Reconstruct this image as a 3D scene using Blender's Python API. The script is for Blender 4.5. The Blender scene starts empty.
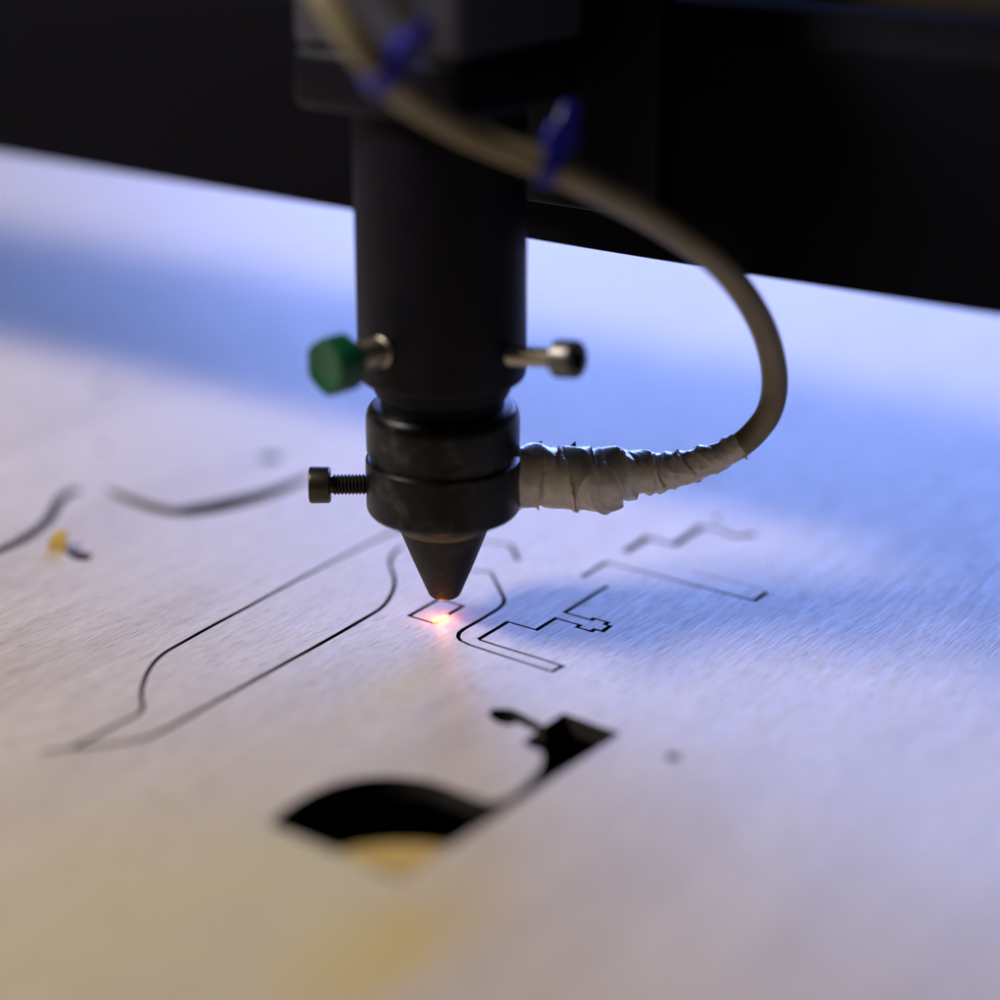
import bpy, bmesh, math, random
from mathutils import Vector, Matrix, noise
from mathutils.geometry import delaunay_2d_cdt

S = 0.001                      # everything below is written in millimetres
PITCH = math.radians(21.0)
FPX = 1980.0                   # focal length in pixels of the 1000 px photograph
FWD = Vector((0, math.cos(PITCH), -math.sin(PITCH)))
RIGHT = Vector((1, 0, 0))
UP = Vector((0, math.sin(PITCH), math.cos(PITCH)))
ZF = 310.0                     # distance to the plane in focus (the nozzle)
AZ = math.radians(35.0)        # the machine's axes are turned against the camera
AX = Vector((math.sin(AZ), math.cos(AZ), 0))      # grain / across the gantry
BX = Vector((-math.cos(AZ), math.sin(AZ), 0))     # along the gantry


def ray(x, y):
    return FWD + RIGHT * ((x - 500) / FPX) - UP * ((y - 500) / FPX)


CAM = -ZF * ray(445, 618)      # the laser spot is the world's origin

# ------------------------------------------------------------------ camera
scene = bpy.context.scene
cd = bpy.data.cameras.new("camera")
cam = bpy.data.objects.new("camera", cd)
scene.collection.objects.link(cam)
cam.location = CAM * S
cam.rotation_euler = (math.radians(90) - PITCH, 0, 0)
cd.sensor_fit = 'HORIZONTAL'
cd.sensor_width = 24.0
cd.lens = 24.0 * FPX / 1000.0
cd.clip_start = 0.005
cd.clip_end = 30.0
cd.dof.use_dof = True
cd.dof.focus_distance = 304.5 * S
cd.dof.aperture_fstop = 2.6
scene.camera = cam

# ------------------------------------------------------------------ world and lamps
world = bpy.data.worlds.new("World")
scene.world = world
world.use_nodes = True
bg = world.node_tree.nodes["Background"]
bg.inputs[0].default_value = (0.30, 0.42, 1.0, 1)
bg.inputs[1].default_value = 0.012


def area(name, loc, target, sx, sy, power, col):
    l = bpy.data.lights.new(name, 'AREA')
    l.shape = 'RECTANGLE'
    l.size, l.size_y = sx, sy
    l.energy = power
    l.color = col
    o = bpy.data.objects.new(name, l)
    scene.collection.objects.link(o)
    o.location = loc
    o.rotation_euler = (Vector(target) - Vector(loc)).to_track_quat('-Z', 'Y').to_euler()
    return o


KEY_DIR = Vector((-0.92, -0.09, 1.0)).normalized()
area("room_lamp", KEY_DIR * 0.80, (0, 0, 0), 0.23, 0.11, 6.0, (1.0, 0.92, 0.86))
area("blue_strip_lamp", (0.235, 0.98, 0.36), (0.01, 0.05, 0.0), 0.95, 0.42, 19.0, (0.25, 0.38, 1.0))

vs = scene.view_settings
vs.view_transform = 'Standard'
vs.look = 'None'
vs.exposure = 0.0
vs.gamma = 1.0
vs.use_curve_mapping = False
scene.cycles.use_denoising = True
scene.cycles.sample_clamp_indirect = 6.0
scene.cycles.max_bounces = 6


# ------------------------------------------------------------------ materials
def mat(name):
    m = bpy.data.materials.new(name)
    m.use_nodes = True
    nt = m.node_tree
    return m, nt, nt.nodes["Principled BSDF"]


def N(nt, typ, **kw):
    n = nt.nodes.new(typ)
    for k, v in kw.items():
        setattr(n, k, v)
    return n


def tex(nt, scale, detail=4.0, rough=0.55, mscale=(1, 1, 1), dist=0.0, loc=(0, 0, 0)):
    tc = N(nt, 'ShaderNodeTexCoord')
    mp = N(nt, 'ShaderNodeMapping')
    mp.inputs['Scale'].default_value = mscale
    mp.inputs['Location'].default_value = loc
    nt.links.new(tc.outputs['Object'], mp.inputs['Vector'])
    t = N(nt, 'ShaderNodeTexNoise')
    t.inputs['Scale'].default_value = scale
    t.inputs['Detail'].default_value = detail
    t.inputs['Roughness'].default_value = rough
    t.inputs['Distortion'].default_value = dist
    nt.links.new(mp.outputs[0], t.inputs['Vector'])
    return t.outputs['Fac']


def ramp(nt, fac, stops):
    r = N(nt, 'ShaderNodeValToRGB')
    el = r.color_ramp.elements
    while len(el) < len(stops):
        el.new(0.5)
    for e, (p, c) in zip(el, stops):
        e.position = p
        e.color = (c, c, c, 1) if not isinstance(c, tuple) else (c[0], c[1], c[2], 1)
    nt.links.new(fac, r.inputs[0])
    return r.outputs[0]


def mix(nt, fac, a, b, blend='MIX'):
    m = N(nt, 'ShaderNodeMix', data_type='RGBA', blend_type=blend)
    for sock, v in ((m.inputs[0], fac), (m.inputs[6], a), (m.inputs[7], b)):
        if isinstance(v, (int, float)):
            sock.default_value = v
        elif isinstance(v, tuple):
            sock.default_value = (v[0], v[1], v[2], 1)
        else:
            nt.links.new(v, sock)
    return m.outputs[2]


def mth(nt, op, a, b=0.0):
    m = N(nt, 'ShaderNodeMath', operation=op)
    for sock, v in ((m.inputs[0], a), (m.inputs[1], b)):
        if isinstance(v, (int, float)):
            sock.default_value = v
        else:
            nt.links.new(v, sock)
    return m.outputs[0]


def bump(nt, bsdf, height, dist_mm, strength=1.0):
    b = N(nt, 'ShaderNodeBump')
    b.inputs['Strength'].default_value = strength
    b.inputs['Distance'].default_value = dist_mm * S
    nt.links.new(height, b.inputs['Height'])
    nt.links.new(b.outputs[0], bsdf.inputs['Normal'])


def wood_material(name, light, dark, warm_patches=()):
    """Birch veneer; the grain runs along the object's own X axis."""
    m, nt, p = mat(name)
    fibre = tex(nt, 1.0, 4, 0.65, (150, 3300, 400), 0.25)
    streak = tex(nt, 1.0, 4, 0.6, (70, 900, 200), 0.4)
    band = tex(nt, 1.0, 3, 0.5, (7, 75, 50), 1.2)
    pore = tex(nt, 1.0, 2, 0.5, (260, 5200, 400), 0.0, (3.1, 1.7, 0))
    v = mth(nt, 'ADD', mth(nt, 'MULTIPLY', fibre, 0.44), mth(nt, 'MULTIPLY', streak, 0.28))
    v = mth(nt, 'ADD', v, mth(nt, 'MULTIPLY', band, 0.28))
    t = ramp(nt, v, [(0.36, 0.0), (0.64, 1.0)])
    col = mix(nt, t, dark, light)
    pm = ramp(nt, pore, [(0.30, 1.0), (0.42, 0.0)])
    col = mix(nt, mth(nt, 'MULTIPLY', pm, 0.42), col, (dark[0] * 0.6, dark[1] * 0.55, dark[2] * 0.5))
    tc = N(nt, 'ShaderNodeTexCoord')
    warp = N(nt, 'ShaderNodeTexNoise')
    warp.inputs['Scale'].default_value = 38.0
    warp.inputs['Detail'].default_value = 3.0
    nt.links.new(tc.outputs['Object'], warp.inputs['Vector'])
    for (cx, cy, rx, ry, rot, colr, amt) in warm_patches:      # soft-edged patches of ochre and brown tone
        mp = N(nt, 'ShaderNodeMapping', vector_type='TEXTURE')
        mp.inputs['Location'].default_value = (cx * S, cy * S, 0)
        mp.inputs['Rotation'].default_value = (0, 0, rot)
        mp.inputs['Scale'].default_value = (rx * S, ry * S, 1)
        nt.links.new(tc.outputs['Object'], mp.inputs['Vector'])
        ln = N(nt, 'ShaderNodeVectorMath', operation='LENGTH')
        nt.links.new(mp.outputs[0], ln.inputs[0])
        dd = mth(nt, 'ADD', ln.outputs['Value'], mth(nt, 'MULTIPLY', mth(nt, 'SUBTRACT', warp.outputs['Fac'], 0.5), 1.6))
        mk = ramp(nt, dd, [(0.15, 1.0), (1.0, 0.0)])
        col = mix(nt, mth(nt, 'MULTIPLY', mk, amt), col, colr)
    nt.links.new(col, p.inputs['Base Color'])
    rr = ramp(nt, streak, [(0.3, 0.40), (0.7, 0.56)])
    nt.links.new(rr, p.inputs['Roughness'])
    p.inputs['Specular IOR Level'].default_value = 0.42
    h = mth(nt, 'ADD', mth(nt, 'MULTIPLY', fibre, 1.0), mth(nt, 'MULTIPLY', streak, 0.50))
    h = mth(nt, 'SUBTRACT', h, mth(nt, 'MULTIPLY', pm, 0.35))
    bump(nt, p, h, 0.15, 1.0)
    return m


def metal_black(name, base, rough, dust=0.0, dustcol=(0.16, 0.135, 0.10), metallic=0.0, grain=0.02, spec=0.5):
    m, nt, p = mat(name)
    big = tex(nt, 230, 5, 0.65)
    fine = tex(nt, 2600, 3, 0.6)
    d = ramp(nt, big, [(0.50, 0.0), (0.74, 1.0)])
    sp = ramp(nt, fine, [(0.45, 0.3), (0.7, 1.0)])
    fac = mth(nt, 'MULTIPLY', mth(nt, 'MULTIPLY', d, sp), dust)
    nt.links.new(mix(nt, fac, base, dustcol), p.inputs['Base Color'])
    p.inputs['Metallic'].default_value = metallic
    p.inputs['Specular IOR Level'].default_value = spec
    nt.links.new(mth(nt, 'ADD', mth(nt, 'MULTIPLY', big, 0.22), rough - 0.11), p.inputs['Roughness'])
    bump(nt, p, fine, grain, 0.5)
    return m


M_WOOD = None     # made with the sheet, its warm-toned patches need board coordinates
M_CHAR = metal_black("charred_cut_edge", (0.018, 0.014, 0.011), 0.8, 0.8, (0.07, 0.045, 0.025), 0, 0.05)
M_SCORCH = metal_black("scorched_veneer_edge", (0.13, 0.085, 0.030), 0.75, 0.8, (0.30, 0.20, 0.075), 0, 0.05)
M_HONEY = wood_material("golden_offcut_wood", (0.64, 0.44, 0.12), (0.50, 0.33, 0.08))
M_HONEY.node_tree.nodes["Principled BSDF"].inputs['Specular IOR Level'].default_value = 0.05
M_BARREL = metal_black("black_anodised_barrel", (0.0024, 0.0020, 0.0065), 0.50, 0.08, (0.02, 0.018, 0.016), 0.0, 0.02, 0.17)
M_COLLAR = metal_black("dusty_black_collar", (0.0028, 0.0034, 0.0036), 0.34, 1.0, (0.13, 0.115, 0.09), 0.0, 0.03, 0.24)
M_NOZZLE = metal_black("sooty_nozzle_metal", (0.010, 0.009, 0.0075), 0.48, 0.9, (0.10, 0.08, 0.045), 0.15, 0.30, 0.3)
M_RIM = metal_black("worn_brass_rim", (0.16, 0.13, 0.075), 0.42, 0.3, (0.25, 0.2, 0.1), 0.8)
M_SCREW = metal_black("blackened_screw_steel", (0.055, 0.048, 0.038), 0.36, 0.6, (0.16, 0.13, 0.085), 0.8)
M_STEEL = metal_black("dull_plated_steel", (0.62, 0.57, 0.42), 0.36, 0.2, (0.2, 0.18, 0.1), 0.95)
M_PLATED = metal_black("tarnished_screw_steel", (0.17, 0.165, 0.15), 0.42, 0.5, (0.07, 0.06, 0.04), 0.9)
M_BEAM = metal_black("black_powder_coat", (0.0012, 0.0009, 0.0034), 0.7, 0.12, (0.006, 0.006, 0.006), 0, 0.03, 0.09)
M_MOUNT = metal_black("grey_anodised_mount", (0.06, 0.062, 0.085), 0.42, 0.25, (0.12, 0.11, 0.09), 0.35)
M_RAIL = metal_black("dull_rail_steel", (0.10, 0.085, 0.065), 0.45, 0.3, (0.06, 0.05, 0.03), 0.8)
M_BED = metal_black("sooty_bed_metal", (0.012, 0.011, 0.010), 0.7, 0.3, (0.03, 0.02, 0.012))

M_GREEN, nt, p = mat("green_knob_plastic")
g = tex(nt, 420, 4)
nt.links.new(mix(nt, g, (0.0, 0.055, 0.020), (0.001, 0.095, 0.032)), p.inputs['Base Color'])
p.inputs['Roughness'].default_value = 0.36

M_BLUE, nt, p = mat("blue_cable_tie_plastic")
g = tex(nt, 300, 3)
nt.links.new(mix(nt, g, (0.012, 0.010, 0.24), (0.02, 0.018, 0.34)), p.inputs['Base Color'])
p.inputs['Roughness'].default_value = 0.35

M_HOSE, nt, p = mat("cream_air_hose")
g = tex(nt, 160, 4)
nt.links.new(mix(nt, g, (0.15, 0.12, 0.06), (0.33, 0.275, 0.15)), p.inputs['Base Color'])
p.inputs['Roughness'].default_value = 0.34
p.inputs['Subsurface Weight'].default_value = 0.25
p.inputs['Subsurface Radius'].default_value = (0.002, 0.0015, 0.001)

M_TAPE, nt, p = mat("greyed_white_tape")
g = tex(nt, 260, 5, 0.65)
g2 = tex(nt, 1500, 3, 0.6)
c = mix(nt, ramp(nt, g, [(0.35, 0.0), (0.7, 1.0)]), (0.62, 0.55, 0.41), (0.78, 0.70, 0.54))
nt.links.new(c, p.inputs['Base Color'])
nt.links.new(ramp(nt, g, [(0.3, 0.16), (0.7, 0.34)]), p.inputs['Roughness'])
p.inputs['Specular IOR Level'].default_value = 0.85
bump(nt, p, mth(nt, 'ADD', g2, mth(nt, 'MULTIPLY', g, 2.0)), 0.06, 0.5)

M_EMBER, nt, p = mat("glowing_cut_point")
tc = N(nt, 'ShaderNodeTexCoord')
mp = N(nt, 'ShaderNodeMapping', vector_type='TEXTURE')
mp.inputs['Rotation'].default_value = (0, 0, math.atan2(AX.y, AX.x))
mp.inputs['Scale'].default_value = (2.2 * S, 0.7 * S, 1)
nt.links.new(tc.outputs['Object'], mp.inputs['Vector'])
ln = N(nt, 'ShaderNodeVectorMath', operation='LENGTH')
nt.links.new(mp.outputs[0], ln.inputs[0])
p.inputs['Base Color'].default_value = (0.3, 0.1, 0.03, 1)
nt.links.new(ramp(nt, ln.outputs['Value'], [(0.0, (1.0, 0.66, 0.34)), (0.45, (1.0, 0.46, 0.15)), (1.0, (0.7, 0.16, 0.04))]), p.inputs['Emission Color'])
p.inputs['Emission Strength'].default_value = 2.6


# ------------------------------------------------------------------ helpers
def link(name, me, parent=None, loc=None, rotz=0.0):
    o = bpy.data.objects.new(name, me)
    scene.collection.objects.link(o)
    if parent is not None:
        o.parent = parent
    if loc is not None:
        o.location = Vector(loc) * S
    o.rotation_euler = (0, 0, rotz)
    return o


def tag(o, label, cat, group=None):
    o["label"] = label
    o["category"] = cat
    if group:
        o["group"] = group
    return o


def mesh_from_bm(name, bm, m, smooth=True, angle=32):
    me = bpy.data.meshes.new(name)
    bmesh.ops.recalc_face_normals(bm, faces=bm.faces)
    bm.to_mesh(me)
    bm.free()
    for mm in (m if isinstance(m, (list, tuple)) else [m]):
        me.materials.append(mm)
    if smooth:
        me.shade_smooth()
        me.set_sharp_from_angle(angle=math.radians(angle))
    return me


def lathe(name, prof, m, seg=96, close=True, angle=32):
    """prof: (radius, z) pairs in mm."""
    bm = bmesh.new()
    rings = []
    for r, z in prof:
        if r < 1e-6:
            rings.append([bm.verts.new((0, 0, z * S))])
        else:
            rings.append([bm.verts.new((r * S * math.cos(2 * math.pi * i / seg), r * S * math.sin(2 * math.pi * i / seg), z * S)) for i in range(seg)])
    for a, b in zip(rings, rings[1:]):
        for i in range(seg):
            j = (i + 1) % seg
            if len(a) == 1 and len(b) == 1:
                continue
            if len(a) == 1:
                bm.faces.new((a[0], b[i], b[j]))
            elif len(b) == 1:
                bm.faces.new((a[i], a[j], b[0]))
            else:
                bm.faces.new((a[i], a[j], b[j], b[i]))
    if close:
        for rg in (rings[0], rings[-1]):
            if len(rg) > 1:
                bm.faces.new(rg)
    return mesh_from_bm(name, bm, m, True, angle)


def box(name, x0, x1, y0, y1, z0, z1, m, bev=0.6, seg=3):
    bm = bmesh.new()
    bmesh.ops.create_cube(bm, size=1.0)
    for v in bm.verts:
        v.co = Vector(((x0 + x1) / 2 + v.co.x * (x1 - x0), (y0 + y1) / 2 + v.co.y * (y1 - y0), (z0 + z1) / 2 + v.co.z * (z1 - z0))) * S
    if bev:
        bmesh.ops.bevel(bm, geom=list(bm.edges), offset=bev * S, segments=seg, profile=0.5, affect='EDGES')
    return mesh_from_bm(name, bm, m, True, 40)


def prism(name, pts, y0, y1, m, bev=0.5):
    """Profile pts in (x, z) mm pushed along y."""
    bm = bmesh.new()
    a = [bm.verts.new((x * S, y0 * S, z * S)) for x, z in pts]
    b = [bm.verts.new((x * S, y1 * S, z * S)) for x, z in pts]
    n = len(pts)
    bm.faces.new(a)
    bm.faces.new(b[::-1])
    for i in range(n):
        j = (i + 1) % n
        bm.faces.new((a[i], b[i], b[j], a[j]))
    if bev:
        bmesh.ops.bevel(bm, geom=list(bm.edges), offset=bev * S, segments=2, profile=0.5, affect='EDGES')
    return mesh_from_bm(name, bm, m, True, 35)


def catmull(pts, per=10):
    out = []
    n = len(pts)
    for i in range(n - 1):
        p0, p1, p2, p3 = pts[max(i - 1, 0)], pts[i], pts[i + 1], pts[min(i + 2, n - 1)]
        for k in range(per):
            t = k / per
            out.append(0.5 * ((2 * p1) + (p2 - p0) * t + (2 * p0 - 5 * p1 + 4 * p2 - p3) * t * t + (3 * p1 - p0 - 3 * p2 + p3) * t ** 3))
    out.append(pts[-1].copy())
    return out


def frames(path):
    """Parallel transported frames along a 3-D path."""
    tans = []
    for i in range(len(path)):
        a, b = path[max(i - 1, 0)], path[min(i + 1, len(path) - 1)]
        tans.append((b - a).normalized())
    u = tans[0].cross(Vector((0, 0, 1)))
    if u.length < 1e-3:
        u = tans[0].cross(Vector((0, 1, 0)))
    u.normalize()
    out = []
    for t in tans:
        u = (u - t * u.dot(t)).normalized()
        out.append((t, u, t.cross(u).normalized()))
    return out


def tube(name, path, rad, m, seg=24, cap=True):
    bm = bmesh.new()
    rings = []
    for i, (p_, (t, u, w)) in enumerate(zip(path, frames(path))):
        r = rad(i) if callable(rad) else rad
        rings.append([bm.verts.new((p_ + (u * math.cos(2 * math.pi * k / seg) + w * math.sin(2 * math.pi * k / seg)) * r) * S) for k in range(seg)])
    for a, b in zip(rings, rings[1:]):
        for i in range(seg):
            j = (i + 1) % seg
            bm.faces.new((a[i], a[j], b[j], b[i]))
    if cap:
        bm.faces.new(rings[0])
        bm.faces.new(rings[-1])
    return mesh_from_bm(name, bm, m, True, 50)


def at_height(x, y, z):
    k = ray(x, y)
    return CAM + k * ((z - CAM.z) / k.z)


def at_depth(x, y, depth):
    return CAM + ray(x, y) * depth


def axis_height(y):
    lo, hi = -20.0, 125.0
    for _ in range(50):
        mid = (lo + hi) / 2
        q = Vector((0, 0, mid)) - CAM
        if 500 - FPX * q.dot(UP) / q.dot(FWD) > y:
            lo = mid
        else:
            hi = mid
    return lo


def to_ab(x, y, z=0.0):
    q = at_height(x, y, z)
    return Vector((q.dot(AX), q.dot(BX)))


ROT = math.atan2(AX.y, AX.x)       # local X = across the gantry (grain), local Y = along it

# ------------------------------------------------------------------ bed under the sheet
bed = link("cutting_bed", box("cutting_bed", -320, 520, -520, 720, -22, -14, M_BED, 0.8, 2), None, (0, 0, 0), ROT)
bed["kind"] = "structure"

# ------------------------------------------------------------------ the plywood sheet with its cuts
random.seed(4)
THICK = 3.0


def strip(pts, w, closed=False):
    """Kerf of width w (number or per-point list) round a polyline -> list of quads and joints."""
    polys = []
    n = len(pts)
    ws = w if isinstance(w, list) else [w] * n
    left, right = [], []
    for i in range(n):
        d0 = (pts[i] - pts[i - 1]).normalized() if i > 0 else None
        d1 = (pts[i + 1] - pts[i]).normalized() if i < n - 1 else None
        if d0 is None:
            d0 = d1
        if d1 is None:
            d1 = d0
        n0 = Vector((-d0.y, d0.x))
        n1 = Vector((-d1.y, d1.x))
        b = n0 + n1
        if b.length < 0.3:
            b = n0
        b.normalize()
        k = min(1.0 / max(b.dot(n0), 0.35), 2.2)
        o_ = b * (ws[i] / 2 * k)
        o_ = Vector((o_.x * 0.85, o_.y * 1.4))       # the burnt slot is wider across the grain
        left.append(pts[i] + o_)
        right.append(pts[i] - o_)
    return left + right[::-1]


def snap(pts, tol=0.30):
    pts = [p_.copy() for p_ in pts]
    for _ in range(40):
        for i in range(len(pts) - 1):
            d = pts[i + 1] - pts[i]
            if abs(d.x) < tol * abs(d.y):
                m_ = (pts[i].x + pts[i + 1].x) / 2
                pts[i].x = pts[i + 1].x = m_
            elif abs(d.y) < tol * abs(d.x):
                m_ = (pts[i].y + pts[i + 1].y) / 2
                pts[i].y = pts[i + 1].y = m_
    return pts


def px(*c):
    return [to_ab(c[i], c[i + 1]) for i in range(0, len(c), 2)]


KERF = 0.56
holes = []          # (polygon, wall material index)


def cut(pts, w=KERF, smooth=0, sn=False, mi=1):
    if sn:
        pts = snap(pts)
    if smooth:
        pts = catmull(pts, smooth)
    holes.append((strip(pts, w), mi))


# the long outline at the left of the nozzle
cut(px(404, 546, 396, 551, 391, 558, 390.5, 566, 393.5, 575, 394.5, 583, 391, 595, 381, 608, 360, 621, 320, 644, 280, 666, 240, 688, 208, 706, 172, 726, 152, 735.5, 130, 741.5, 100, 745.5, 70, 748.5, 41, 752), KERF * 1.05, 6)
cut(px(420, 520, 372, 542, 320, 568, 275, 592, 240, 611, 210, 627, 185, 641, 163, 654, 150, 668, 143, 684, 141, 697, 142.5, 706, 138, 714, 116, 725, 93, 737, 72, 747.6), KERF, 6)
# small rectangle being cut right now
cut(px(434.6, 623.9, 409.4, 615.5, 437.5, 600, 465, 605, 446.5, 615.6), KERF, 0, True)
# profile with steps and a small cross at its tip
cut(px(472, 570.5, 491, 572, 498, 586, 504, 598, 504, 603, 498, 609, 480, 620, 464, 629, 459, 633, 458, 637, 460.5, 640.6, 470, 645, 490, 651.6, 552, 671.5, 563, 666, 536, 657.3, 500, 646.4, 479, 639.6), KERF)
cut(px(479, 639.6, 507, 621.6, 537, 629.8, 555.5, 618, 580, 625, 577, 627, 591, 631.5, 595, 629.2, 602, 631.3, 610.6, 626, 605, 624.4, 607.5, 622.4, 594.5, 618.2, 591, 620, 565, 612.4, 607.5, 586), KERF, 0, True)
# outlines farther back on the right
cut(px(582, 577, 607, 562, 659, 575.5, 753.6, 601, 767.5, 592), KERF * 1.1, 0, True)
cut(px(762, 590, 727, 580, 692, 570.5), KERF * 0.45, 0, True)
cut(px(625, 552, 648, 537.5, 674, 545, 702, 526.5, 718, 529.5, 736, 537, 752, 534.5), KERF * 1.9)
cut(px(478, 541.5, 511, 544.5, 518.5, 560.5), KERF * 1.3)
# curved outlines at the far left
cut(px(-22, 557, 0, 550, 20, 541, 37, 530, 49, 519, 56, 507, 63, 497, 78, 489), KERF * 3.0, 5, mi=1)
q = catmull(px(108, 489, 124, 497, 145, 505, 175, 511.5, 205, 508.5, 235, 502, 262, 495, 288, 486, 312, 475), 6)
cut(q, [0.7 + 3.6 * math.sin(math.pi * i / (len(q) - 1)) ** 0.8 for i in range(len(q))], mi=2)
cut(px(204, 506.5, 230, 500.5, 262, 492.5, 290, 483), 0.8, 0)


def round_hole(cx, cy, r, n=18):
    c_ = to_ab(cx, cy)
    holes.append(([c_ + Vector((math.cos(2 * math.pi * i / n), math.sin(2 * math.pi * i / n))) * r for i in range(n)], 1))


round_hole(270, 458, 2.1)
round_hole(104, 386, 1.7)
round_hole(103, 447, 0.9)
round_hole(673, 757, 1.0)
round_hole(716, 518.5, 0.8)
round_hole(751, 535, 0.9)
# small notch beside the curled chip
holes.append((px(65, 552, 71, 557.5, 80, 560.5, 90, 560, 92.5, 555.5, 86, 552.5, 76, 551.5), 1))
# the big fan shaped opening with its stem
fan = [Vector(v) for v in ()]
arc = catmull([Vector((x, y)) for x, y in ((272, 823), (290, 808), (320, 791), (354, 781), (390, 778), (430, 783), (460, 793.5), (480, 801), (496, 803), (510, 798.5), (528, 785.5), (539, 773), (545, 762), (545, 752))], 5)
for v in arc:
    fan.append(to_ab(v.x, v.y))
for x, y in ((524, 743), (540, 732), (528, 726.5), (517.5, 721.5), (511, 724), (502, 723), (494.5, 719), (491, 713.5), (495, 709.8), (503, 709.8), (511, 710.5), (520, 714.5), (532, 721.5), (545, 727), (563, 714.5), (618, 733), (458, 839), (400, 877.5)):
    fan.append(to_ab(x, y))
nf = len(fan)
area2 = sum(fan[i].x * fan[(i + 1) % nf].y - fan[(i + 1) % nf].x * fan[i].y for i in range(nf))
sg = 1.0 if area2 > 0 else -1.0
grown = []
for i in range(nf):
    d_ = fan[(i + 1) % nf] - fan[i - 1]
    grown.append(fan[i] + Vector((d_.y, -d_.x)).normalized() * (0.42 * sg))
fan = grown
holes.append((fan, 1))


def inside(pt, poly):
    c_ = 0
    x, y = pt
    n = len(poly)
    for i in range(n):
        a, b = poly[i], poly[(i + 1) % n]
        if a.y <= y:
            if b.y > y and (b.x - a.x) * (y - a.y) - (x - a.x) * (b.y - a.y) > 0:
                c_ += 1
        elif b.y <= y and (b.x - a.x) * (y - a.y) - (x - a.x) * (b.y - a.y) < 0:
            c_ -= 1
    return c_ != 0


X0, X1, Y0, Y1 = -290.0, 480.0, -480.0, 680.0
verts, edges = [], []


def add_loop(poly):
    s = len(verts)
    verts.extend(poly)
    edges.extend((s + i, s + (i + 1) % len(poly)) for i in range(len(poly)))


add_loop([Vector((X0, Y0)), Vector((X1, Y0)), Vector((X1, Y1)), Vector((X0, Y1))])
for poly, mi in holes:
    add_loop(poly)
vo, eo, fo, _, _, _ = delaunay_2d_cdt(verts, edges, [], 0, 1e-4)
boxes = [(min(v.x for v in pl), max(v.x for v in pl), min(v.y for v in pl), max(v.y for v in pl)) for pl, _ in holes]


def hole_of(c_):
    for k, (pl, mi) in enumerate(holes):
        b = boxes[k]
        if b[0] <= c_[0] <= b[1] and b[2] <= c_[1] <= b[3] and inside(c_, pl):
            return k
    return -1


bm = bmesh.new()
top = [bm.verts.new((v.x * S, v.y * S, 0)) for v in vo]
bot = [bm.verts.new((v.x * S, v.y * S, -THICK * S)) for v in vo]
kept, removed = [], {}
for f in fo:
    c_ = ((vo[f[0]].x + vo[f[1]].x + vo[f[2]].x) / 3, (vo[f[0]].y + vo[f[1]].y + vo[f[2]].y) / 3)
    k = hole_of(c_)
    if k < 0:
        kept.append(f)
    else:
        for i in range(3):
            removed[frozenset((f[i], f[(i + 1) % 3]))] = k
use = {}
for f in kept:
    for i in range(3):
        a, b = f[i], f[(i + 1) % 3]
        use.setdefault(frozenset((a, b)), []).append((a, b))
    bm.faces.new([top[i] for i in f]).material_index = 0
    bm.faces.new([bot[i] for i in reversed(f)]).material_index = 0
for e, l in use.items():
    if len(l) == 1:
        a, b = l[0]
        fc = bm.faces.new((top[b], top[a], bot[a], bot[b]))
        k = removed.get(e, -1)
        fc.material_index = holes[k][1] if k >= 0 else 1
loose = [v for v in bm.verts if not v.link_faces]
bmesh.ops.delete(bm, geom=loose, context='VERTS')

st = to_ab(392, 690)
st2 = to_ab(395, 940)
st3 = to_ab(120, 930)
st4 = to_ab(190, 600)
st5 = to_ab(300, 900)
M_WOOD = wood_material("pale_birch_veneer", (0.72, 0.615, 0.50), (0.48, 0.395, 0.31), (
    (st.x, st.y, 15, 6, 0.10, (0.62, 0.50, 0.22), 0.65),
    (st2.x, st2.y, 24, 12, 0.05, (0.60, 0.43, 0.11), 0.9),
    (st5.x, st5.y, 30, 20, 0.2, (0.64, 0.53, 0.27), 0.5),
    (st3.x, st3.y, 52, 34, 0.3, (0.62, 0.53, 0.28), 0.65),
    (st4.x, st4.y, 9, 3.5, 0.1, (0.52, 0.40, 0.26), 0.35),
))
me = bpy.data.meshes.new("plywood_sheet")
bm.to_mesh(me)
bm.free()
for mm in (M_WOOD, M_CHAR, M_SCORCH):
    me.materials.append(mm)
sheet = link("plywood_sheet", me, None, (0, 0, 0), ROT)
tag(sheet, "large pale birch plywood sheet scored with fine dark laser-cut outlines", "plywood sheet")


def plate(name, poly, z0, z1, mats, bev=0.0):
    """Flat piece from an (a, b) outline, local to the turned frame; edge material is mats[1]."""
    bm = bmesh.new()
    a = [bm.verts.new((v.x * S, v.y * S, z1 * S)) for v in poly]
    b = [bm.verts.new((v.x * S, v.y * S, z0 * S)) for v in poly]
    bm.faces.new(a)
    bm.faces.new(b[::-1])
    for i in range(len(poly)):
        j = (i + 1) % len(poly)
        bm.faces.new((a[i], b[i], b[j], a[j])).material_index = 1
    return mesh_from_bm(name, bm, mats, False)


# fallen fan piece in the near corner of the opening
pc = catmull([Vector((x, y)) for x, y in ((334, 854), (345, 851), (362, 846.5), (390, 843.5), (424, 844), (449, 847.5))], 5)
poly = [to_ab(v.x, v.y, -0.5) for v in pc] + [to_ab(400.5, 876, -0.5)]
cen = sum(poly, Vector((0, 0))) / len(poly)
poly = [cen + (v - cen) * 0.985 for v in poly]
off = link("wood_offcut", plate("wood_offcut", poly, -3.3, -0.5, (M_HONEY, M_CHAR)), None, (0, 0, 0), ROT)
tag(off, "golden wedge of cut plywood lying in the near corner of the fan-shaped opening", "offcut")

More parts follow.
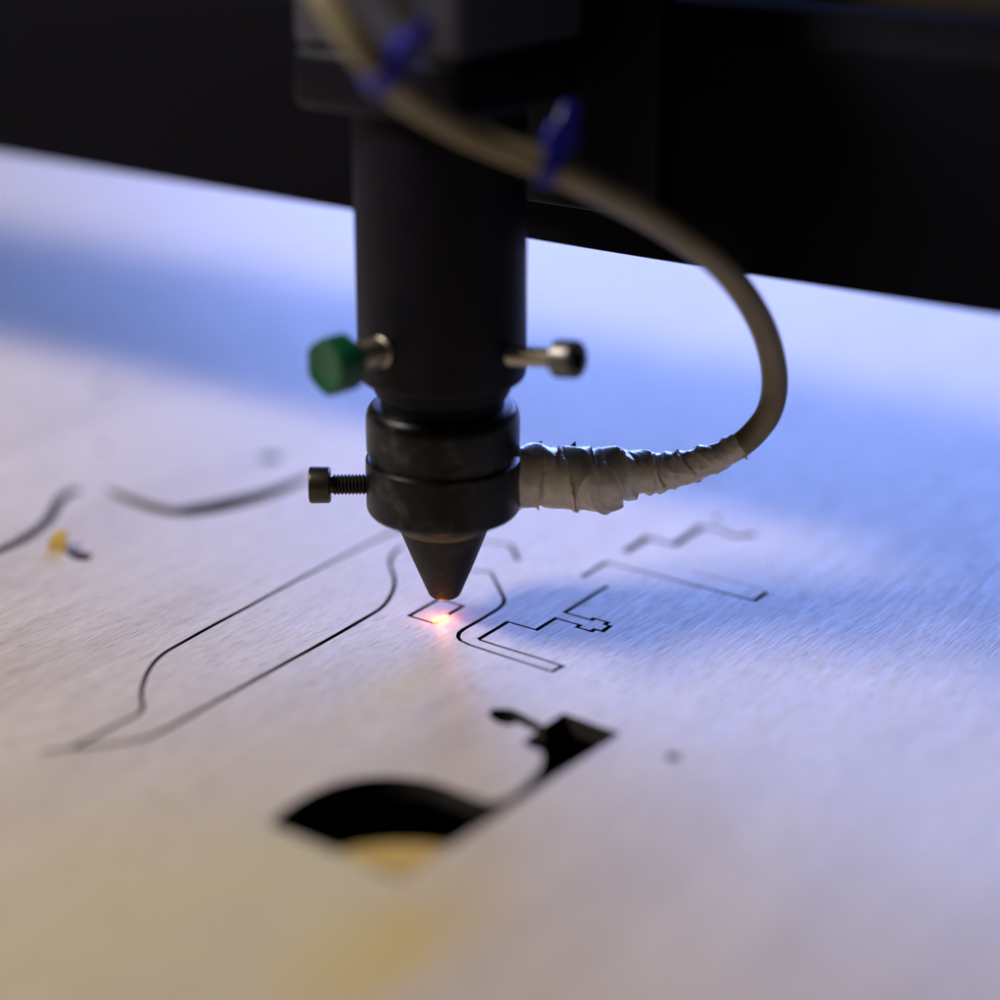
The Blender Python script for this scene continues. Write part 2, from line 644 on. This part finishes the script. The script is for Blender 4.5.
# curled chip standing by the little notch
ch = [at_height(x, y, 0.0) for x, y in ((48, 550), (67, 552))]
chip_a = ch[0]
bm = bmesh.new()
dirv = (ch[1] - ch[0])
nrm = Vector((-dirv.y, dirv.x, 0)).normalized()
rows = []
for i in range(7):
    t = i / 6
    z = 2.9 * math.sin(t * 1.45)
    back = nrm * (2.2 * (1 - math.cos(t * 1.45)))
    wv = 0.75 + 0.25 * math.cos(t * 2.6)
    l_ = ch[0] + dirv * (0.5 - 0.5 * wv) + back + Vector((0, 0, z + 0.05))
    r_ = ch[0] + dirv * (0.5 + 0.5 * wv) + back + Vector((0, 0, z + 0.05))
    th = nrm * 0.55
    rows.append([bm.verts.new((q_ - chip_a) * S) for q_ in (l_, r_, r_ + th, l_ + th)])
for a, b in zip(rows, rows[1:]):
    for i in range(4):
        j = (i + 1) % 4
        bm.faces.new((a[i], a[j], b[j], b[i]))
bm.faces.new(rows[0])
bm.faces.new(rows[-1])
chip = link("wood_chip", mesh_from_bm("wood_chip", bm, M_HONEY, True, 40), None, chip_a)
tag(chip, "tiny curled yellow wood chip standing beside a small dark notch", "wood chip")

# ------------------------------------------------------------------ gantry beam
EDGE = at_depth(560, 244.5, ZF)                    # its lower front edge, level with the focus plane
EA, EH = EDGE.dot(AX), EDGE.z
beam = link("gantry_beam", None, None, (0, 0, EH), ROT)
tag(beam, "thick black gantry beam running behind the laser head above the sheet", "gantry beam")
bx0, bx1 = EA, EA + 42
prism_pts = [(bx0, 0), (bx1, 0), (bx1, 38), (bx0 + 3.6, 38), (bx0, 34)]
link("beam_body", prism("beam_body", prism_pts, -430, 620, M_BEAM, 0.35), beam)
link("guide_rail", prism("guide_rail", [(bx0 + 15, 38), (bx0 + 27, 38), (bx0 + 27, 42), (bx0 + 25, 44), (bx0 + 27, 46), (bx0 + 27, 49), (bx0 + 15, 49), (bx0 + 15, 46), (bx0 + 17, 44), (bx0 + 15, 42)], -430, 620, M_RAIL, 0.2), beam)

# ------------------------------------------------------------------ laser head
head = link("laser_cutter", None, None, (0, 0, 0))
tag(head, "black cylindrical laser cutter with conical nozzle hanging over the plywood", "laser cutter")
H = axis_height
PXM = lambda y: ((Vector((0, 0, H(y))) - CAM).dot(FWD)) / FPX      # mm per pixel at that height

h_tip, h_cone, h_cb = H(595), H(525), H(511)
r_tip, r_cone = 16.0 * PXM(595), 46.5 * PXM(525)
noz = link("nozzle", lathe("nozzle", [(0.7, h_tip + 2.5), (0.7, h_tip + 0.1), (r_tip - 0.35, h_tip), (r_tip, h_tip + 0.35), (r_tip + (r_cone - r_tip) * 0.5, (h_tip + h_cone) / 2 + 0.2), (r_cone - 0.25, h_cone - 0.25), (r_cone - 0.5, h_cone - 0.1), (r_cone - 0.5, h_cb + 0.6)], M_NOZZLE, 96), head)
link("nozzle_rim", lathe("nozzle_rim", [(r_cone - 0.45, h_cone - 0.15), (r_cone - 0.05, h_cone - 0.1), (r_cone + 0.05, h_cone + 0.15), (r_cone + 0.05, h_cone + 0.75), (r_cone - 0.1, h_cone + 0.95), (r_cone - 0.45, h_cone + 1.0)], M_RIM, 96, False), noz)


def rounded(r, z0, z1, bl, bu, rin=0.0, n=5, bl_w=None, bu_w=None):
    """Ring profile with rounded lower / upper edges."""
    bl_w = bl_w or bl
    bu_w = bu_w or bu
    pr = [(rin, z0)]
    for i in range(n + 1):
        a = math.pi / 2 * i / n
        pr.append((r - bl_w + bl_w * math.sin(a), z0 + bl - bl * math.cos(a)))
    for i in range(n + 1):
        a = math.pi / 2 * i / n
        pr.append((r - bu_w + bu_w * math.cos(a), z1 - bu + bu * math.sin(a)))
    pr.append((rin, z1))
    return pr


r_col = 77.5 * PXM(480)
link("air_collar", lathe("air_collar", rounded(r_col, h_cb, H(455.5), 1.5, 0.45, 3.0), M_COLLAR), head)
link("collar_gap_ring", lathe("collar_gap_ring", [(4, H(457)), (r_col - 0.75, H(457)), (r_col - 0.75, H(446)), (4, H(446))], M_COLLAR), head)
r_lock = 77.0 * PXM(430)
link("lock_ring", lathe("lock_ring", rounded(r_lock, H(449), H(403), 0.4, 2.4, 4.0, 6, None, 1.25), M_COLLAR), head)
r_neck = 68 * PXM(400)
link("neck", lathe("neck", [(4, H(404.5)), (r_neck - 0.9, H(404.5)), (r_neck - 0.9, H(397)), (r_neck - 0.7, H(396)), (r_neck, H(389)), (r_neck + 0.1, H(386)), (r_neck + 0.1, H(374)), (4, H(374))], M_BARREL), head)
r_bar = 85.5 * PXM(300)
h_bb, h_bt = H(377), H(100)
link("barrel", lathe("barrel", rounded(r_bar, h_bb, h_bt, 1.5, 0.3, 5.0, 5, 1.1), M_BARREL, 128), head)
# turned block and mount above the barrel
hb = h_bt - 0.4
BS = 14.6
link("clamp_block", box("clamp_block", -BS - 0.6, BS + 1.5, -BS, BS, hb, hb + 8.6, M_BARREL, 1.6, 4), head, None, ROT)
link("mirror_mount", box("mirror_mount", -BS - 0.2, BS + 1.0, -BS + 0.3, BS - 0.3, hb + 8.7, hb + 46, M_MOUNT, 1.4, 4), head, None, ROT)
arm = link("carriage_arm", box("carriage_arm", BS + 0.6, EA - 3.8, -10, 10, hb + 3, hb + 30, M_BARREL, 0.8), head, None, ROT)
link("carriage_plate", box("carriage_plate", EA - 4.0, EA - 0.05, -22, 16, EH + 7, hb + 40, M_BARREL, 0.8), head, None, ROT)


def along(o, start, direction):
    o.rotation_euler = direction.to_track_quat('Z', 'Y').to_euler()
    o.location = start * S


def thread_prof(r, z0, z1, pitch=0.55, depth=0.28):
    pr = [(0, z0)]
    z = z0
    while z < z1 - pitch:
        pr += [(r - depth, z), (r, z + pitch * 0.42), (r, z + pitch * 0.58)]
        z += pitch
    pr += [(r - depth, z), (r - depth, z1), (0, z1)]
    return pr


def cap_head(r, z0, z1, socket=0.55):
    """Socket cap head: rounded outer rim and a hexagon-like recess."""
    return [(0, z0), (r - 0.35, z0), (r, z0 + 0.3), (r, z1 - 0.45), (r - 0.12, z1 - 0.15), (r - 0.45, z1), (r * socket, z1), (r * socket, z1 - (z1 - z0) * 0.55), (0, z1 - (z1 - z0) * 0.55)]


# screw through the side of the air collar (left)
y_s = 491.0
pm = PXM(y_s)
sc1 = link("collar_screw", lathe("collar_screw", thread_prof(10.6 * pm, -2.0, 36.5 * pm), M_SCREW, 40, False, 50), head)
along(sc1, Vector((-r_col, 1.5, H(y_s) + 0.55)), Vector((-1, -0.04, 0)).normalized())
link("screw_head", lathe("screw_head", cap_head(18.6 * pm, 36 * pm, 58 * pm), M_SCREW, 40, False), sc1)

# thumb screw with the green knob
th = math.radians(43)
dv = Vector((-math.sin(th), -math.cos(th), 0.0))
hz = None


def height_on(x, y, base):
    """height of the vertical line through base (x, y) that shows at pixel row y"""
    lo, hi = 0.0, 120.0
    for _ in range(50):
        mid = (lo + hi) / 2
        q = Vector((base.x, base.y, mid)) - CAM
        if 500 - FPX * q.dot(UP) / q.dot(FWD) > y:
            lo = mid
        else:
            hi = mid
    return lo


st_ = dv * (r_bar - 0.6)
hz = height_on(0, 351, st_)
ts = link("thumb_screw", lathe("thumb_screw", [(0, -0.5), (2.15, -0.5), (2.3, -0.2), (2.3, 0.8), (2.05, 0.95), (2.05, 1.3), (2.3, 1.45), (2.3, 5.8), (2.0, 6.2), (1.3, 6.2), (1.3, 8.0), (0, 8.0)], M_STEEL, 40, False), head)
along(ts, Vector((st_.x, st_.y, hz)), dv)
bm = bmesh.new()
hexr = []
for zz, rr in ((5.6, 2.3), (5.8, 2.7), (6.8, 3.0), (7.2, 3.9), (7.6, 4.2), (10.6, 4.2), (11.3, 3.9), (11.6, 3.3), (11.4, 2.8)):
    ring = []
    for i in range(48):
        a = 2 * math.pi * i / 48
        k6 = ((a + math.pi / 6) % (math.pi / 3)) - math.pi / 6
        hx = math.cos(math.pi / 6) / math.cos(k6) * 1.08
        f6 = 0.0 if zz < 7.0 else 0.5
        r_ = rr * (1 - f6 + f6 * hx)
        ring.append(bm.verts.new((r_ * S * math.cos(a), r_ * S * math.sin(a), zz * S)))
    hexr.append(ring)
for a, b in zip(hexr, hexr[1:]):
    for i in range(48):
        j = (i + 1) % 48
        bm.faces.new((a[i], a[j], b[j], b[i]))
bm.faces.new(hexr[0])
bm.faces.new(hexr[-1])
link("knob", mesh_from_bm("knob", bm, M_GREEN, True, 28), ts)["label"] = "green plastic hexagonal knob"

# long screw on the right of the barrel
th = math.radians(53)
dv = Vector((math.sin(th), -math.cos(th), 0.13)).normalized()
st_ = Vector((math.sin(th), -math.cos(th), 0)) * (r_bar - 0.6)
hz = height_on(0, 355.5, st_)
sc2 = link("barrel_screw", lathe("barrel_screw", thread_prof(1.45, -1.0, 9.6, 0.5, 0.2), M_STEEL, 40, False, 50), head)
along(sc2, Vector((st_.x, st_.y, hz)), dv)
link("screw_head", lathe("screw_head", cap_head(2.75, 9.0, 12.6), M_PLATED, 40, False), sc2)

# ------------------------------------------------------------------ air hose with tape and cable ties
hose_base = Vector((r_col - 0.5, 2.0, H(478)))
hose = link("air_hose", None, None, hose_base)
tag(hose, "cream air hose looping out of the nozzle collar, taped at its end", "air hose")

D0 = 303.0
tape_px = [(512, 478.5, 31.5, 304), (522, 478.5, 31.8, 304), (540, 476.5, 32.5, 304), (557, 480, 29.5, 304), (573, 478.5, 33.0, 304), (590, 480, 34.0, 304), (606, 479, 33.5, 304),
           (618, 475, 28.0, 304), (642, 473, 23.5, 304), (660, 471.5, 20.5, 304), (680, 468.5, 18.5, 303.5), (697, 464, 17.0, 303), (713, 458.5, 15.5, 302.5), (728, 452, 14.2, 302), (741, 444.5, 13.2, 301.5)]
tp = [at_depth(x, y, d_) for x, y, r_, d_ in tape_px]
PER = 14
path = catmull(tp, PER)
rads = catmull([Vector((r_ * d_ / FPX, 0)) for x, y, r_, d_ in tape_px], PER)
bm = bmesh.new()
SEG = 112
rings = []
slen = 0.0
fr = frames(path)
nz = lambda a, b, c_: noise.noise(Vector((a, b, c_)))
for i, p_ in enumerate(path):
    if i:
        slen += (path[i] - path[i - 1]).length
    t, u, w = fr[i]
    ring = []
    R = rads[i].x
    for k in range(SEG):
        a = 2 * math.pi * k / SEG
        pitch = 4.6
        ca, sa = math.cos(a), math.sin(a)
        lag = slen / pitch - k / SEG + 0.30 * nz(ca * 0.9, sa * 0.9, slen * 0.12)
        lay = math.floor(lag)
        fr_ = lag - lay
        T = lay + k / SEG                                    # distance run along the tape, in turns
        step = 0.42 * (fr_ ** 1.5) - 0.2                     # each turn overlaps the last
        wr = 0.0
        cr = 1.0 - abs(nz(T * 2.1 + fr_ * 1.1, fr_ * 0.7 + 3.3, T * 0.37))
        wr += 0.55 * (cr ** 7 - 0.25)                        # long slanting folds
        cr2 = 1.0 - abs(nz(T * 5.2 - fr_ * 1.5, fr_ * 1.2 + 8.1, 1.7))
        wr += 0.16 * (cr2 ** 6 - 0.3)
        wr += 0.30 * nz(ca * 1.1, sa * 1.1, slen * 0.22 + 5)
        amp = min(1.0, R / 4.0)
        r_ = R + (step + wr) * amp - 0.05
        ring.append(bm.verts.new((p_ + (u * ca + w * sa) * r_ - hose_base) * S))
    rings.append(ring)
for a, b in zip(rings, rings[1:]):
    for i in range(SEG):
        j = (i + 1) % SEG
        bm.faces.new((a[i], a[j], b[j], b[i]))
bm.faces.new(rings[0])
bm.faces.new(rings[-1])
tape = link("tape_wrap", mesh_from_bm("tape_wrap", bm, M_TAPE, True, 48), hose)
tape["label"] = "crumpled off-white tape wound round the hose end"


def flap(name, pts, parent):
    bm = bmesh.new()
    vs_ = [bm.verts.new((v - hose_base) * S) for v in pts]
    bm.faces.new(vs_)
    r_ = bmesh.ops.extrude_face_region(bm, geom=list(bm.faces))
    for v in r_['geom']:
        if isinstance(v, bmesh.types.BMVert):
            v.co += FWD * 0.18 * S
    return link(name, mesh_from_bm(name, bm, M_TAPE, False), parent)


for (x, y, wd, hgt) in ((538, 443.5, 9, 3.5), (571, 446, 11, 5.5), (744, 456.5, 8, -4), (735, 437.5, 6, 2.5)):
    flap("tape_flap", [at_depth(x - wd / 2, y + hgt * 0.8, 304), at_depth(x + wd / 2, y + hgt * 0.9, 303.5), at_depth(x + wd * 0.42, y - hgt * 0.9, 304), at_depth(x + wd * 0.1, y - hgt * 0.4, 304)], tape)

hose_px = [(713, 458.5, 302.5), (728, 452, 302), (741, 444.5, 301.5), (756, 431, 300.5), (768.5, 413, 299), (774.5, 390, 297.5), (773, 362, 295), (764, 330, 291), (746, 297, 286.5), (718, 264, 281), (680, 236, 275.5), (635, 208, 269.5), (590, 185, 264),
           (548, 166, 261), (500, 147, 261), (458, 129, 259.5), (415, 104, 255), (386, 78, 250), (360, 48, 248), (337, 15, 248), (316, -22, 250), (300, -70, 254), (296, -130, 260)]
hp = catmull([at_depth(*v) for v in hose_px], 9)
HR = 1.98
link("hose_tube", tube("hose_tube", [v - hose_base for v in hp], HR, M_HOSE, 28), hose)


def cable_tie(i0, tail):
    p_ = hp[i0]
    t, u, w = frames(hp)[i0]
    bm = bmesh.new()
    prof = [(HR - 0.05, -1.25), (HR + 0.75, -1.25), (HR + 0.75, 1.25), (HR - 0.05, 1.25)]
    rg = []
    for k in range(36):
        a = 2 * math.pi * k / 36
        d_ = u * math.cos(a) + w * math.sin(a)
        rg.append([bm.verts.new((p_ + d_ * r_ + t * z - hose_base) * S) for r_, z in prof])
    for k in range(36):
        a, b = rg[k], rg[(k + 1) % 36]
        for i in range(4):
            j = (i + 1) % 4
            bm.faces.new((a[i], a[j], b[j], b[i]))
    tie = link("cable_tie", mesh_from_bm("cable_tie", bm, M_BLUE, True, 40), hose)
    td = tail.normalized()
    td = (td - t * td.dot(t)).normalized()
    side = t.cross(td).normalized()
    def bar(name, a0, a1, hw, hh):
        bm = bmesh.new()
        rows_ = []
        for q_ in range(5):
            f_ = q_ / 4
            c_ = p_ + td * (a0 + (a1 - a0) * f_) + side * (0.9 * f_ * f_ if name == "tie_tail" else 0)
            rows_.append([bm.verts.new((c_ + t * sx * hw + side * sy * hh - hose_base) * S) for sx, sy in ((-1, -1), (1, -1), (1, 1), (-1, 1))])
        for a, b in zip(rows_, rows_[1:]):
            for i in range(4):
                j = (i + 1) % 4
                bm.faces.new((a[i], a[j], b[j], b[i]))
        bm.faces.new(rows_[0])
        bm.faces.new(rows_[-1])
        bmesh.ops.bevel(bm, geom=list(bm.edges), offset=0.12 * S, segments=1, affect='EDGES')
        return link(name, mesh_from_bm(name, bm, M_BLUE, True, 40), tie)
    bar("tie_lock", HR + 0.4, HR + 3.6, 1.9, 1.7)
    bar("tie_tail", HR + 3.2, HR + 6.8, 1.15, 0.5)
    return tie


def nearest(x, y):
    best, bi = 1e9, 0
    for i, v in enumerate(hp):
        q = v - CAM
        uu, vv = 500 + FPX * q.dot(RIGHT) / q.dot(FWD), 500 - FPX * q.dot(UP) / q.dot(FWD)
        d_ = (uu - x) ** 2 + (vv - y) ** 2
        if d_ < best:
            best, bi = d_, i
    return bi


cable_tie(nearest(384, 76), RIGHT * 0.7 + UP * 0.9 - FWD * 0.2)
cable_tie(nearest(548, 166), RIGHT * 0.35 + UP * 1.0 - FWD * 0.1)

# ------------------------------------------------------------------ the glowing cut point
sp = at_height(441, 619.0, 0.0)
spot = link("laser_spot", None, None, sp)
tag(spot, "small orange-white glowing laser spot burning into the wood under the nozzle", "laser spot")
bm = bmesh.new()
bmesh.ops.create_uvsphere(bm, u_segments=24, v_segments=12, radius=1.0)
for v in bm.verts:
    a, b, c_ = v.co.x, v.co.y, v.co.z
    taper = 1.0 - 0.35 * a
    q_ = AX * (a * 2.1) + BX * (b * 0.52 * taper) + Vector((0, 0, 1)) * (c_ * 0.16 * taper + 0.02)
    v.co = q_ * S
link("ember", mesh_from_bm("ember", bm, M_EMBER, True, 80), spot)
pl = bpy.data.lights.new("cut_point_glow", 'POINT')
pl.energy = 0.00105
pl.color = (1.0, 0.24, 0.03)
pl.shadow_soft_size = 0.0006
po = bpy.data.objects.new("cut_point_glow", pl)
scene.collection.objects.link(po)
po.parent = spot
po.location = Vector((0, 0, 1.4)) * S
